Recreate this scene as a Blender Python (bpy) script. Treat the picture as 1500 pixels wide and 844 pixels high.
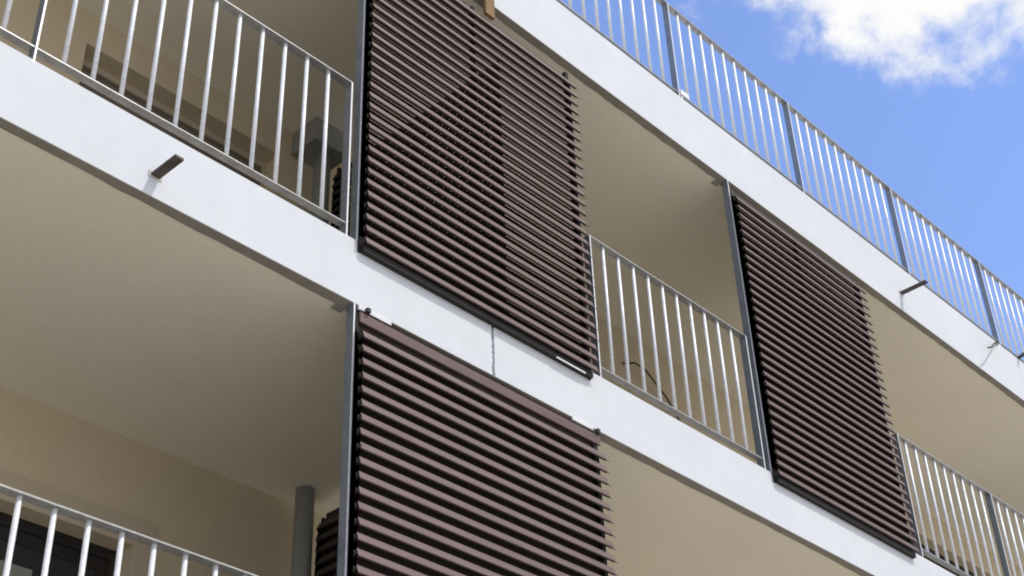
import bpy, bmesh, math, random
from mathutils import Vector, Matrix
random.seed(7)
scene = bpy.context.scene
for o in list(bpy.data.objects): bpy.data.objects.remove(o)
R = math.radians

# ------------------------------------------------------------------ camera
cd = bpy.data.cameras.new('camera'); cam = bpy.data.objects.new('camera', cd)
scene.collection.objects.link(cam); scene.camera = cam
yaw, pit, rol, F_PX = 0.8382944, 0.6121568, -0.0407357, 2170.72
F = Vector((math.sin(yaw)*math.cos(pit), math.cos(yaw)*math.cos(pit), math.sin(pit)))
Rt = F.cross(Vector((0, 0, 1))).normalized(); Up = Rt.cross(F)
R2 = Rt*math.cos(rol)+Up*math.sin(rol); U2 = Up*math.cos(rol)-Rt*math.sin(rol)
m = Matrix((R2, U2, -F)).transposed().to_4x4(); m.translation = Vector((0, -4.40692, -3.99647))
cam.matrix_world = m
cd.sensor_fit = 'HORIZONTAL'; cd.sensor_width = 36; cd.lens = 36*F_PX/1500
cd.clip_start = .05; cd.clip_end = 5000

# ------------------------------------------------------------------ sky, sun, exposure
SUN = Vector((0.25, -0.60, 1.0)).normalized()
elev = math.asin(SUN.z); azi = math.atan2(SUN.x, SUN.y)
w = bpy.data.worlds.new('World'); scene.world = w; w.use_nodes = True
nt = w.node_tree; nt.nodes.clear(); N = nt.nodes.new; Lk = nt.links.new
out = N('ShaderNodeOutputWorld'); bg = N('ShaderNodeBackground'); bgc = N('ShaderNodeBackground'); mx = N('ShaderNodeMixShader')
sky = N('ShaderNodeTexSky'); sky.sky_type = 'NISHITA'; sky.sun_disc = False
sky.sun_elevation = elev; sky.sun_rotation = azi; sky.altitude = 0; sky.air_density = 1.3; sky.dust_density = .6; sky.ozone_density = 2.0
bg.inputs['Strength'].default_value = 0.15
tint = N('ShaderNodeVectorMath'); tint.operation = 'MULTIPLY'; tint.inputs[1].default_value = (1.18, 1.20, 1.50)   # this camera's bluish white balance
Lk(sky.outputs[0], tint.inputs[0]); Lk(tint.outputs[0], bg.inputs['Color'])
tc = N('ShaderNodeTexCoord'); nz = N('ShaderNodeTexNoise'); nz.noise_dimensions = '3D'
nz.inputs['Scale'].default_value = 21; nz.inputs['Detail'].default_value = 9; nz.inputs['Roughness'].default_value = .6; nz.inputs['Distortion'].default_value = .15
Lk(tc.outputs['Generated'], nz.inputs['Vector'])
# a cloud bank: thick high up, thinning out downwards and to the west
ad = nz.outputs[0]
for vec, f0, f1, t0, t1 in (((-0.39965, -0.41424, 0.81773), .112, .195, -.24, .32), ((0.68558, -0.72724, -0.03333), .135, .225, -.34, 0.0)):
    dt = N('ShaderNodeVectorMath'); dt.operation = 'DOT_PRODUCT'; dt.inputs[1].default_value = vec
    Lk(tc.outputs['Generated'], dt.inputs[0])
    mr = N('ShaderNodeMapRange'); mr.inputs['From Min'].default_value = f0; mr.inputs['From Max'].default_value = f1
    mr.inputs['To Min'].default_value = t0; mr.inputs['To Max'].default_value = t1
    Lk(dt.outputs['Value'], mr.inputs['Value'])
    am = N('ShaderNodeMath'); am.operation = 'ADD'; Lk(ad, am.inputs[0]); Lk(mr.outputs[0], am.inputs[1]); ad = am.outputs[0]
cr = N('ShaderNodeValToRGB'); cr.color_ramp.elements[0].position = .40; cr.color_ramp.elements[1].position = .74
cr.color_ramp.elements[0].color = (0, 0, 0, 1); cr.color_ramp.elements[1].color = (1, 1, 1, 1); cr.color_ramp.interpolation = 'EASE'
Lk(ad, cr.inputs[0])
bgc.inputs['Color'].default_value = (1, 1, .99, 1); bgc.inputs['Strength'].default_value = .98
Lk(cr.outputs[0], mx.inputs[0]); Lk(bg.outputs[0], mx.inputs[1]); Lk(bgc.outputs[0], mx.inputs[2]); Lk(mx.outputs[0], out.inputs[0])

sd = bpy.data.lights.new('sun', 'SUN'); so = bpy.data.objects.new('sun', sd); scene.collection.objects.link(so)
sd.energy = 2.45; sd.angle = R(.53); sd.color = (1, .965, .91)
so.rotation_euler = SUN.to_track_quat('Z', 'Y').to_euler()
scene.view_settings.view_transform = 'Standard'; scene.view_settings.look = 'None'
scene.view_settings.exposure = 0; scene.view_settings.gamma = 1; scene.view_settings.use_curve_mapping = False
scene.render.engine = 'CYCLES'
scene.cycles.max_bounces = 8; scene.cycles.diffuse_bounces = 6
scene.cycles.filter_width = 1.9

# ------------------------------------------------------------------ materials
def mat(name, col, rough=.6, metal=0., var=.0, vscale=3., col2=None, bump=0., bscale=80., stretch=(1, 1, 1), fine=0., fscale=60.):
    mt = bpy.data.materials.new(name); mt.use_nodes = True; t = mt.node_tree; b = t.nodes['Principled BSDF']
    b.inputs['Roughness'].default_value = rough; b.inputs['Metallic'].default_value = metal
    tx = t.nodes.new('ShaderNodeTexCoord'); mp = t.nodes.new('ShaderNodeMapping'); mp.inputs['Scale'].default_value = stretch
    t.links.new(tx.outputs['Object'], mp.inputs['Vector'])
    c2 = col2 or tuple(c*(1-var) for c in col)
    n = t.nodes.new('ShaderNodeTexNoise'); n.inputs['Scale'].default_value = vscale; n.inputs['Detail'].default_value = 6; n.inputs['Roughness'].default_value = .6
    t.links.new(mp.outputs[0], n.inputs['Vector'])
    r = t.nodes.new('ShaderNodeValToRGB'); r.color_ramp.elements[0].position = .35; r.color_ramp.elements[1].position = .68
    r.color_ramp.elements[0].color = (*c2, 1); r.color_ramp.elements[1].color = (*col, 1)
    t.links.new(n.outputs[0], r.inputs[0])
    last = r.outputs[0]
    if fine:
        n2 = t.nodes.new('ShaderNodeTexNoise'); n2.inputs['Scale'].default_value = fscale; n2.inputs['Detail'].default_value = 3
        t.links.new(mp.outputs[0], n2.inputs['Vector'])
        mr = t.nodes.new('ShaderNodeMapRange'); mr.inputs['From Min'].default_value = .3; mr.inputs['From Max'].default_value = .7
        mr.inputs['To Min'].default_value = 1-fine; mr.inputs['To Max'].default_value = 1+fine*.3
        t.links.new(n2.outputs[0], mr.inputs[0])
        vm = t.nodes.new('ShaderNodeVectorMath'); vm.operation = 'SCALE'
        t.links.new(last, vm.inputs[0]); t.links.new(mr.outputs[0], vm.inputs['Scale']); last = vm.outputs[0]
    t.links.new(last, b.inputs['Base Color'])
    if bump:
        n3 = t.nodes.new('ShaderNodeTexNoise'); n3.inputs['Scale'].default_value = bscale; n3.inputs['Detail'].default_value = 5
        t.links.new(tx.outputs['Object'], n3.inputs['Vector'])
        bp = t.nodes.new('ShaderNodeBump'); bp.inputs['Strength'].default_value = bump; bp.inputs['Distance'].default_value = .01
        t.links.new(n3.outputs[0], bp.inputs['Height']); t.links.new(bp.outputs[0], b.inputs['Normal'])
    return mt
M_white = mat('white_render_paint', (.675, .693, .72), .8, var=.06, vscale=1.1, bump=.12, bscale=70, fine=.035, fscale=6)
M_beige = mat('beige_plaster', (.80, .74, .595), .85, var=.05, vscale=.9, bump=.25, bscale=120, fine=.03, fscale=25)
M_wall = mat('wall_plaster', (.61, .515, .36), .85, var=.06, vscale=1.1, bump=.25, bscale=110, fine=.03, fscale=25)
M_trim = mat('opening_surround_plaster', (.52, .44, .32), .85, var=.05, vscale=2, bump=.2, bscale=90)
M_band = mat('grey_cement_drip', (.27, .245, .20), .9, var=.2, vscale=5, bump=.4, bscale=60)
M_conc = mat('raw_concrete', (.58, .55, .50), .9, var=.15, vscale=3, bump=.4, bscale=60)
M_galv = mat('galvanised_steel', (.90, .91, .92), .42, .15, col2=(.74, .76, .78), vscale=28, fine=.12, fscale=90)
M_rail = mat('galvanised_flat_bar', (.52, .52, .51), .36, .8, col2=(.40, .40, .40), vscale=22, fine=.15, fscale=80)
M_post = mat('shaded_galv_steel', (.27, .30, .335), .45, .5, col2=(.20, .23, .26), vscale=9, fine=.06, fscale=60)  # galvanised post sides, shade and sky reflection put into the colour
M_slat = mat('brown_aluminium', (.160, .104, .096), .55, .1, col2=(.122, .078, .072), vscale=3, stretch=(.8, 9, 9), fine=.08, fscale=20)
M_dark = mat('dark_brown_frame', (.022, .017, .015), .9, .1, var=.2, vscale=8)
M_back = mat('slat_gap_shade', (.045, .030, .027), .7, var=.2, vscale=6)  # slat brown darkened, the shade of the gaps as a colour
M_black = mat('black_rubber', (.02, .02, .02), .6, var=.2, vscale=10)
M_rust = mat('rusty_dark_steel', (.11, .095, .085), .75, .3, col2=(.07, .05, .042), vscale=30, fine=.2, fscale=70)
M_pipe = mat('grey_pvc', (.30, .31, .29), .45, var=.05, vscale=4)
M_box = mat('grey_green_sheet', (.27, .27, .24), .55, var=.1, vscale=5)
M_frame = mat('dark_window_frame', (.022, .019, .018), .4, .1, var=.1, vscale=6)
M_wood = mat('raw_timber', (.27, .16, .07), .8, col2=(.19, .11, .045), vscale=12, stretch=(1, 1, .2))
M_refl = mat('pale_green_reflection', (.26, .28, .235), .7, var=.08, vscale=3)  # pale reflection in the window glass, given as a colour
M_strip = mat('white_foam_strip', (.74, .74, .73), .6, var=.05, vscale=20)
M_ground = mat('pale_paving', (.63, .59, .53), .9, var=.2, vscale=.6, bump=.3, bscale=30, fine=.1, fscale=5)
M_shut = mat('brown_roller_shutter', (.19, .155, .115), .7, var=.06, vscale=3)
M_xslat = mat('shaded_cross_slats', (.055, .042, .036), .6, var=.1, vscale=4)  # same brown slats, with their shade put into a darker colour
M_glass = bpy.data.materials.new('dark_glass'); M_glass.use_nodes = True
_b = M_glass.node_tree.nodes['Principled BSDF']; _b.inputs['Base Color'].default_value = (.03, .035, .035, 1); _b.inputs['Roughness'].default_value = .06
_n = M_glass.node_tree.nodes.new('ShaderNodeTexNoise'); _n.inputs['Scale'].default_value = .8
_p = M_glass.node_tree.nodes.new('ShaderNodeBump'); _p.inputs['Strength'].default_value = .04
M_glass.node_tree.links.new(_n.outputs[0], _p.inputs['Height']); M_glass.node_tree.links.new(_p.outputs[0], _b.inputs['Normal'])

# ------------------------------------------------------------------ helpers
def box(bm, x0, x1, y0, y1, z0, z1, bev=0.):
    vs = [bm.verts.new(p) for p in ((x0,y0,z0),(x1,y0,z0),(x1,y1,z0),(x0,y1,z0),(x0,y0,z1),(x1,y0,z1),(x1,y1,z1),(x0,y1,z1))]
    fs = [bm.faces.new([vs[i] for i in f]) for f in ((0,3,2,1),(4,5,6,7),(0,1,5,4),(1,2,6,5),(2,3,7,6),(3,0,4,7))]
    if bev:
        es = {e for f in fs for e in f.edges}
        bmesh.ops.bevel(bm, geom=list(es), offset=bev, segments=2, affect='EDGES', profile=.5)
def tube(bm, pts, r, seg=14, caps=True):
    pts = [Vector(p) for p in pts]; rings = []
    for i, p in enumerate(pts):
        d = (pts[min(i+1, len(pts)-1)]-pts[max(i-1, 0)]).normalized()
        a = d.cross(Vector((0, 1, 0))) if abs(d.y) < .9 else d.cross(Vector((1, 0, 0)))
        a.normalize(); b = d.cross(a)
        rings.append([bm.verts.new(p+a*math.cos(2*math.pi*k/seg)*r+b*math.sin(2*math.pi*k/seg)*r) for k in range(seg)])
    for q, s in zip(rings, rings[1:]):
        for k in range(seg):
            f = bm.faces.new((q[k], q[(k+1) % seg], s[(k+1) % seg], s[k])); f.smooth = True
    if caps: bm.faces.new(rings[0][::-1]); bm.faces.new(rings[-1])
def obj(name, bm, mt, parent=None):
    bmesh.ops.recalc_face_normals(bm, faces=bm.faces)
    me = bpy.data.meshes.new(name); bm.to_mesh(me); bm.free(); me.materials.append(mt)
    o = bpy.data.objects.new(name, me); scene.collection.objects.link(o)
    if parent: o.parent = parent
    return o
def B(name, mt, parent, *boxes, bev=0.):
    bm = bmesh.new()
    for b in boxes: box(bm, *b, bev=bev)
    return obj(name, bm, mt, parent)
def thing(name, label, cat, group=None, loc=(0, 0, 0)):
    o = bpy.data.objects.new(name, None); scene.collection.objects.link(o); o.location = loc
    return tag(o, label, cat, group)
def tag(o, label, cat, group=None):
    o['label'] = label; o['category'] = cat
    if group: o['group'] = group
    return o

# ------------------------------------------------------------------ ground
bm = bmesh.new(); box(bm, -400, 400, -400, 400, -5.9, -5.62)
g = obj('ground', bm, M_ground); g['kind'] = 'structure'

# ------------------------------------------------------------------ building
X0, X1, YB = -4.0, 24.0, 9.0
D = 1.80                                  # depth of the balconies
bld = thing('apartment_building', 'white and beige apartment block with deep balconies on three storeys', 'building')
JX = 4.735
def wob_strip(x0, x1, z0, z1, y0, y1, j0=0., j1=0., n=12):
    """an upright facing slab whose two end faces are slightly ragged"""
    bm = bmesh.new(); cols = []
    for k in range(n+1):
        z = z0+(z1-z0)*k/n
        a = x0+random.uniform(-j0, j0); b = x1+random.uniform(-j1, j1)
        cols.append([bm.verts.new(p) for p in ((a, y0, z), (b, y0, z), (b, y1, z), (a, y1, z))])
    for p, q in zip(cols, cols[1:]):
        for k in range(4): bm.faces.new((p[k], p[(k+1) % 4], q[(k+1) % 4], q[k]))
    bm.faces.new(cols[0]); bm.faces.new(cols[-1])
    return bm
def slab_edge(z0, z1, joints):
    xs = [X0]+joints+[X1]
    for i in range(len(xs)-1):
        a = xs[i]+(.009 if i else 0); b = xs[i+1]-(.009 if i < len(xs)-2 else 0)
        obj('fascia', wob_strip(a, b, z0, z1, 0, .04, .004 if i else 0, .004 if i < len(xs)-2 else 0, 34), M_white, bld)
    # cement drip under the outer edge, its inner edge trowelled by hand
    bm = bmesh.new(); prev = None; x = X0
    while x <= X1+.001:
        yi = .058+random.uniform(-.004, .004)+.004*math.sin(x*2.3)
        cur = [bm.verts.new(p) for p in ((x, .002, z0-.004), (x, yi, z0-.004), (x, yi, z0), (x, .002, z0))]
        if prev:
            for k in range(4): bm.faces.new((prev[k], prev[(k+1) % 4], cur[(k+1) % 4], cur[k]))
        prev = cur; x += .1
    obj('drip_edge', bm, M_band, bld)
ZA, ZB, ZC = -2.9, 0.0, 2.7468
TA, TB, TC = ZA+.368, .368, ZC+.5037
for z0, z1, js in ((ZA, TA, [JX]), (ZB, TB, [JX]), (ZC, TC, [])):
    slab_edge(z0, z1, js)
    B('floor_slab', M_beige, bld, (X0, X1, .041, YB, z0, z1-.02))
    B('floor_screed', M_conc, bld, (X0, X1, .041, YB-.01, z1-.02, z1-.001))
def wall(z0, z1, openings):
    xs = X0; bs = []
    for (a, b, zb, zt) in openings:
        bs.append((xs, a, D, D+.2, z0, z1)); bs.append((a, b, D, D+.2, zt, z1))
        if zb > z0+.01: bs.append((a, b, D, D+.2, z0, zb))
        xs = b
    bs.append((xs, X1, D, D+.2, z0, z1))
    B('wall', M_wall, bld, *bs)
def window(x0, x1, z0, z1, y, leaves=2):
    fw = .06
    wn = B('window', M_frame, bld, (x0, x1, y, y+.07, z1-fw, z1), (x0, x0+fw, y, y+.07, z0, z1-fw), (x1-fw, x1, y, y+.07, z0, z1-fw), (x0+fw, x1-fw, y, y+.07, z0, z0+.05))
    wl = (x1-x0-2*fw)/leaves
    for k in range(leaves):
        a = x0+fw+wl*k; b = a+wl; yy = y+.01+.022*(k % 2)
        B('sash', M_frame, wn, (a, b, yy, yy+.02, z1-fw-.07, z1-fw), (a, b, yy, yy+.02, z0+.05, z0+.13), (a, a+.06, yy, yy+.02, z0+.13, z1-fw-.07), (b-.06, b, yy, yy+.02, z0+.13, z1-fw-.07))
        B('pane', M_glass, wn, (a+.06, b-.06, yy+.006, yy+.012, z0+.13, z1-fw-.07))
    return wn
OA = [(1.2, 3.87, TA, -.60), (8.0, 10.4, TA, -.60), (14, 16.4, TA, -.6)]
OB = [(-1.2, .9, TB, 2.50), (3.12, 4.62, TB, 2.50), (12.55, 15.0, TB, 2.42)]
OG = [(-1, 1.4, TA-2.9, -3.5), (6, 8.4, TA-2.9, -3.5), (12, 14.4, TA-2.9, -3.5)]
wall(TA, ZB, OA); wall(TB, ZC, OB); wall(TA-3.2, ZA, OG)
for i, (a, b, z0, z1) in enumerate(OA):
    wn = window(a, b, z0, z1, D+.11, 3)
    if i == 0: B('pane_reflection', M_refl, wn, (3.04, 3.40, 1.9222, 1.9242, -1.75, -.84))      # added pale sheet, the pane's reflection put into its colour
for i, (a, b, z0, z1) in enumerate(OB):
    if i == 1:                            # closed roller shutter with its guide rails
        wn = B('window', M_trim, bld, (a, a+.035, D+.125, D+.16, z0, z1), (b-.035, b, D+.125, D+.16, z0, z1), (a+.034, b-.034, D+.126, D+.159, z1-.05, z1-.001))
        B('shutter', M_shut, wn, *[(a+.035, b-.035, D+.135, D+.15, z0+k*.053, z0+k*.053+.047) for k in range(int((z1-z0)/.053))], bev=.004)
    else: window(a, b, z0, z1, D+.11, 2)
for (a, b, z0, z1) in OG: window(a, b, z0, z1, D+.11, 2)
for (a, b, z0, z1) in OA:                 # raised plaster surround round the lower openings
    B('window_surround', M_trim, bld, (a-.14, b+.13, D-.012, D-.001, z1, z1+.15), (a-.14, a, D-.012, D-.001, z0, z1), (b, b+.13, D-.012, D-.001, z0, z1), bev=.002)
B('end_wall', M_white, bld, (X0-.2, X0-.001, .001, YB, -5.8, TC-.01))
B('end_wall', M_white, bld, (X1+.001, X1+.2, .001, YB, -5.8, TC-.01))
B('rear_wall', M_white, bld, (X0, X1, YB+.001, YB+.2, -5.8, TC-.01))

# ------------------------------------------------------------------ railings
def railing(label, x_start, x_end, posts, base, top, gap, cat='railing', y=0.):
    t = thing('railing', label, cat, 'galvanised balcony railings', (x_start, y, base))
    zb = base+gap
    def loc(a, b): return a-x_start, b-x_start
    a, b = loc(x_start, x_end)
    h = top-base; g_ = gap
    B('top_rail', M_rail, t, (a, b, 0, .05, h-.008, h), bev=.0012)
    B('bottom_rail', M_rail, t, (a, b, 0.003, .047, g_-.008, g_), bev=.0012)
    proto = None
    for px in posts:
        q = B('post', M_post, t, (-.004, .004, 0.0015, .05, -.02, h-.0085)) if proto is None else proto.copy()
        if proto is not None: scene.collection.objects.link(q); q.parent = t
        proto = proto or q; q.location = (px-x_start, 0, 0)
        e = B('sunlit_post_edge', M_galv, q, (-.0045, .0045, -.0015, .0012, -.02, h-.0085))  # brighter strip: sunlight on the post edge put in as colour
    allp = sorted(posts); bars = []
    seg = [(p, q) for p, q in zip(allp, allp[1:])]
    if x_start < allp[0]-.05: seg.insert(0, (x_start, allp[0]))
    if x_end > allp[-1]+.05: seg.append((allp[-1], x_end))
    for p, q in seg:
        n = max(1, round((q-p)/.1445))
        bars += [p+(q-p)*k/n for k in range(1, n)]
    bp = None
    for xb in bars:
        if bp is None:
            bm = bmesh.new(); tube(bm, [(0, .025, g_), (0, .025, h-.0085)], .0110, 14); bp = obj('baluster', bm, M_galv, t); c = bp
        else:
            c = bp.copy(); scene.collection.objects.link(c); c.parent = t
        c.location = (xb-x_start, random.uniform(-.001, .001), 0)
    return t
# lower storey, left bay
railing('galvanised railing on the lowest storey, in the bottom left corner of the photo', .28, 3.72, [.29, 2.0-.001, 3.715], TA, TA+1.006, .076)
# middle storey
railing('galvanised railing on the middle storey left of the big louvre screens', .28, 3.722, [.285, 1.999, 3.717], TB, TB+1.0063, .078)
railing('short galvanised railing between the two upper louvre screens', 5.612, 7.215, [5.617, 7.208], TB, TB+1.0063, .078)
railing('galvanised railing on the middle storey right of the far louvre screen', 9.118, 15.2, [9.124, 10.545, 12.0, 13.6, 15.19], TB, TB+1.0063, .078)
railing('long galvanised roof railing standing against the blue sky', 2.0, 19.6, [2.005, 3.6, 5.2, 6.795, 8.39, 9.985, 11.58, 13.18, 14.78, 16.38, 17.98, 19.595], TC, TC+.962, .045)

# ------------------------------------------------------------------ louvre screens
PITCH = .0735
def louvre(name_loc, label, length, z_top, height, post_h_top, post_h_bot, rot=0., post=True, tabs=False, group='brown louvre screens', back=.012):
    """local frame: x along the screen, y=0 the fascia plane, -y outwards, z=0 the bottom of the screen"""
    t = thing('louvre_screen', label, 'louvre screen', group, name_loc); t.rotation_euler = (0, 0, rot)
    n = int((height-.045)/PITCH)
    z0 = .045
    prof = [(-.038, -.003), (-.0475, -.0025), (-.049, .001), (-.0365, .0365), (-.034, .038), (back-.002, .051), (back, .054), (back, .116 if back > .005 else .120)]
    th = .0018
    bm = bmesh.new()
    for k in range(n):
        z = z0+k*PITCH; dx = random.uniform(-.004, .004)
        L, Rr = [], []
        ja, jb = random.uniform(-.0012, .0012), random.uniform(-.0012, .0012)
        for (y, zz) in prof:
            for side, xx in ((L, dx), (Rr, length+dx)):
                jz = ja if side is L else jb; side.append((bm.verts.new((xx, y, z+zz+jz)), bm.verts.new((xx, y+th, z+zz+jz-th*.6))))
        for i in range(len(prof)-1):
            for s in (0, 1):
                f = bm.faces.new((L[i][s], Rr[i][s], Rr[i+1][s], L[i+1][s]))
                if i >= 4 or s: f.material_index = 1            # shade between the blades put into a dark back colour
            bm.faces.new((L[i][0], L[i+1][0], L[i+1][1], L[i][1])); bm.faces.new((Rr[i][0], Rr[i+1][0], Rr[i+1][1], Rr[i][1]))
        bm.faces.new((L[0][0], L[0][1], Rr[0][1], Rr[0][0])); bm.faces.new((L[-1][0], L[-1][1], Rr[-1][1], Rr[-1][0]))
        # the lower lip runs on a little past the blade
        box(bm, length+dx+.0005, length+dx+.020, -.047, -.0445, z-.006, z-.001)
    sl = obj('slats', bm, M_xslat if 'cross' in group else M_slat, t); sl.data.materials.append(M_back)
    # stiles behind the blades with a scalloped edge that carries each blade
    for xs, wd in ((-.018, .018), (length*.5-.02, .02), (length-.050, .03)):
        bm = bmesh.new()
        if 0 < xs < length*.7:
            box(bm, xs, xs+wd, .0145, .045, 0, height); obj('stile', bm, M_dark, t); continue
        pts = [(.022, 0)]
        pts.append((-.004, 0))
        for k in range(n):
            z = z0+k*PITCH
            pts += [(-.006, z-.018), (-.034, z+.002) if xs < 0 else (-.010, z+.002), (-.040, z+.016) if xs < 0 else (-.012, z+.016), (-.006, z+.054)]
        pts += [(-.004, height), (.022, height)]
        a = [bm.verts.new((xs, y, z)) for y, z in pts]; b = [bm.verts.new((xs+wd, y, z)) for y, z in pts]
        bm.faces.new(a); bm.faces.new(b[::-1])
        for i in range(len(pts)): j = (i+1) % len(pts); bm.faces.new((a[i], a[j], b[j], b[i]))
        bmesh.ops.triangulate(bm, faces=[f for f in bm.faces if len(f.verts) > 4])
        obj('stile', bm, M_dark, t)
    bm = bmesh.new(); box(bm, .0005, length-.03, -.030, -.0065, .0, .034); box(bm, .0005, length-.0635, -.0065, .0135, .002, .085)
    obj('bottom_rail', bm, M_dark, t)
    if tabs:
        B('top_rail', M_slat, t, (.0, length-.004, -.016, .0, z0+n*PITCH+.026, height+.016), bev=.001)
        B('top_flange', M_dark, t, (.0, length-.004, -.020, .004, height+.0165, height+.0195))
        for xx in (.03, length-.04):
            B('hook', M_black, t, (xx, xx+.022, -.034, -.012, height+.02, height+.045), (xx-.012, xx+.03, -.014, -.010, height+.0198, height+.028), bev=.002)
    if post:
        B('post', M_post, t, (-.028, -.020, .0015, .052, post_h_bot, post_h_top), bev=.001)
        B('sunlit_post_edge', M_galv, t, (-.0285, -.0195, -.001, .0012, post_h_bot, post_h_top))  # sunlit edge of the same post, painted as a brighter strip
        B('bracket_plate', M_box, t, (-.085, -.029, .05, .10, post_h_top-.009, post_h_top-.001), (-.0195, .05, .02, .07, post_h_top-.009, post_h_top-.001))
    return t
ZU = .302
HU = 2.625-ZU
louvre((3.806, -.002, ZU), 'large brown louvre screen on the middle storey, nearest of the two upper screens', 1.732, 0, HU, ZC-.0005-ZU, TB-ZU+.001)
louvre((7.295, -.002, ZU), 'far brown louvre screen on the middle storey, right of the short railing', 1.69, 0, HU+.02, ZC-.0005-ZU, TB-ZU+.001, back=.001)
ZL = ZA+.30
HL = -.062-ZL
louvre((3.806, -.002, ZL), 'brown louvre screen on the lowest storey, cut by the bottom edge of the photo', 1.742, 0, HL, -.0045-ZL, TA-ZL+.001, tabs=True)
# screens across the balcony, closing the drying yards
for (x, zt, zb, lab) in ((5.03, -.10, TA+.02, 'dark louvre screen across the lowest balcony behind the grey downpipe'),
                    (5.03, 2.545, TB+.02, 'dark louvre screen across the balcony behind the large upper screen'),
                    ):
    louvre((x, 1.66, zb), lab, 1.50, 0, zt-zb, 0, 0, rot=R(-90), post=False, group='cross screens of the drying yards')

# ------------------------------------------------------------------ pipes and ducts inside the yards
def pipe(x, y, zb, zt, label, collar=True):
    bm = bmesh.new(); tube(bm, [(x, y, zb), (x, y, zt)], .056, 32)
    o = tag(obj('downpipe', bm, M_pipe), label, 'pipe', 'grey downpipes')
    for zz in (zb+.5, zb+1.6):
        bm = bmesh.new(); tube(bm, [(x, y, zz), (x, y, zz+.03)], .061, 32); c = obj('pipe_clip', bm, M_pipe, o)
pipe(4.845, 1.615, TA, -.0005, 'grey plastic downpipe on the lowest balcony, rising to the ceiling')
pipe(4.88, 1.66, TB, 2.5545, 'grey plastic downpipe below the square box on the middle balcony')
for x, lab in ((4.72, 'grey square box under the ceiling behind the upper left railing'),):
    tag(B('ceiling_box', M_box, None, (x, x+.30, 1.545, 1.799, 2.555, ZC-.001), bev=.004), lab, 'duct box', 'square boxes over the downpipes')

# ------------------------------------------------------------------ fittings on the facade
def stub(x, z, length, label):
    o = B('steel_bracket', M_rust, None, (x-.0, x+.045, -length, .0, z-.007, z+.007), bev=.001)
    B('patch', M_conc, o, (x-.012, x+.056, -.0035, -.0006, z-.016, z+.014))
    return tag(o, label, 'bracket', 'steel brackets sticking out of the slab edges')
stub(2.612, .112, .175, 'short rusty steel bracket on the middle slab edge, with its shadow')
stub(9.705, 2.935, .24, 'long dark steel bracket on the roof slab edge, reaching over the railing')
# timber wedge under the roof slab
bm = bmesh.new(); box(bm, 4.735, 4.815, -.028, -.002, 2.60, 2.83, bev=.003)
tag(obj('timber_block', bm, M_wood), 'raw timber block wedged between upper louvre screen and roof slab', 'timber block')
# loose packing strips
tag(B('packing_strip', M_strip, None, (3.80, 4.01, -.0125, -.0008, -.032, -.004), bev=.002), 'white packing strip at the left end of the lowest screen top', 'packing strip', 'white packing strips')
tag(B('packing_strip', M_strip, None, (5.33, 5.50, -.0125, -.0008, -.026, .0005), bev=.002), 'white packing strip at the right end of the lowest screen top', 'packing strip', 'white packing strips')
tag(B('packing_strip', M_strip, None, (5.20, 5.44, -.036, -.031, ZU-.003, ZU+.006), bev=.001), 'white packing strip under the bottom rail of the large upper screen', 'packing strip', 'white packing strips')
# bent rod and bolt on the roof slab edge
bm = bmesh.new(); tube(bm, [(11.50, -.004, 3.225), (11.40, -.028, 3.19), (11.30, -.055, 3.12), (11.12, -.088, 2.985), (11.02, -.10, 2.93)], .0075, 10)
o = obj('bent_rod', bm, M_rust); tag(o, 'bent wire rod hanging from the roof slab edge at a railing post', 'rod')
bm = bmesh.new(); tube(bm, [(11.93, .0, 3.268), (11.90, -.06, 3.262)], .014, 12); tube(bm, [(11.90, -.06, 3.262), (11.897, -.068, 3.261)], .022, 6)
tag(obj('anchor_bolt', bm, M_black), 'dark bolt sticking out over the roof slab edge at the far right', 'bolt')
o = B('clamp', M_galv, None, (6.83, 6.93, .006, .02, TC+.055, TC+.10), (6.83, 6.845, .006, .05, TC+.001, TC+.0545), bev=.002)
tag(o, 'small pale steel clamp at the foot of a roof railing post', 'clamp')
# loose black cable on the middle balcony wall
bm = bmesh.new()
cpts = [(8.20, 1.79, 2.40), (8.30, 1.74, 2.425), (8.42, 1.73, 2.405), (8.55, 1.74, 2.34), (8.68, 1.745, 2.27), (8.80, 1.75, 2.17), (8.92, 1.76, 2.02)]
tube(bm, cpts, .008, 10); tag(obj('cable', bm, M_rust), 'loose black cable curving out of the wall behind the short railing', 'cable')
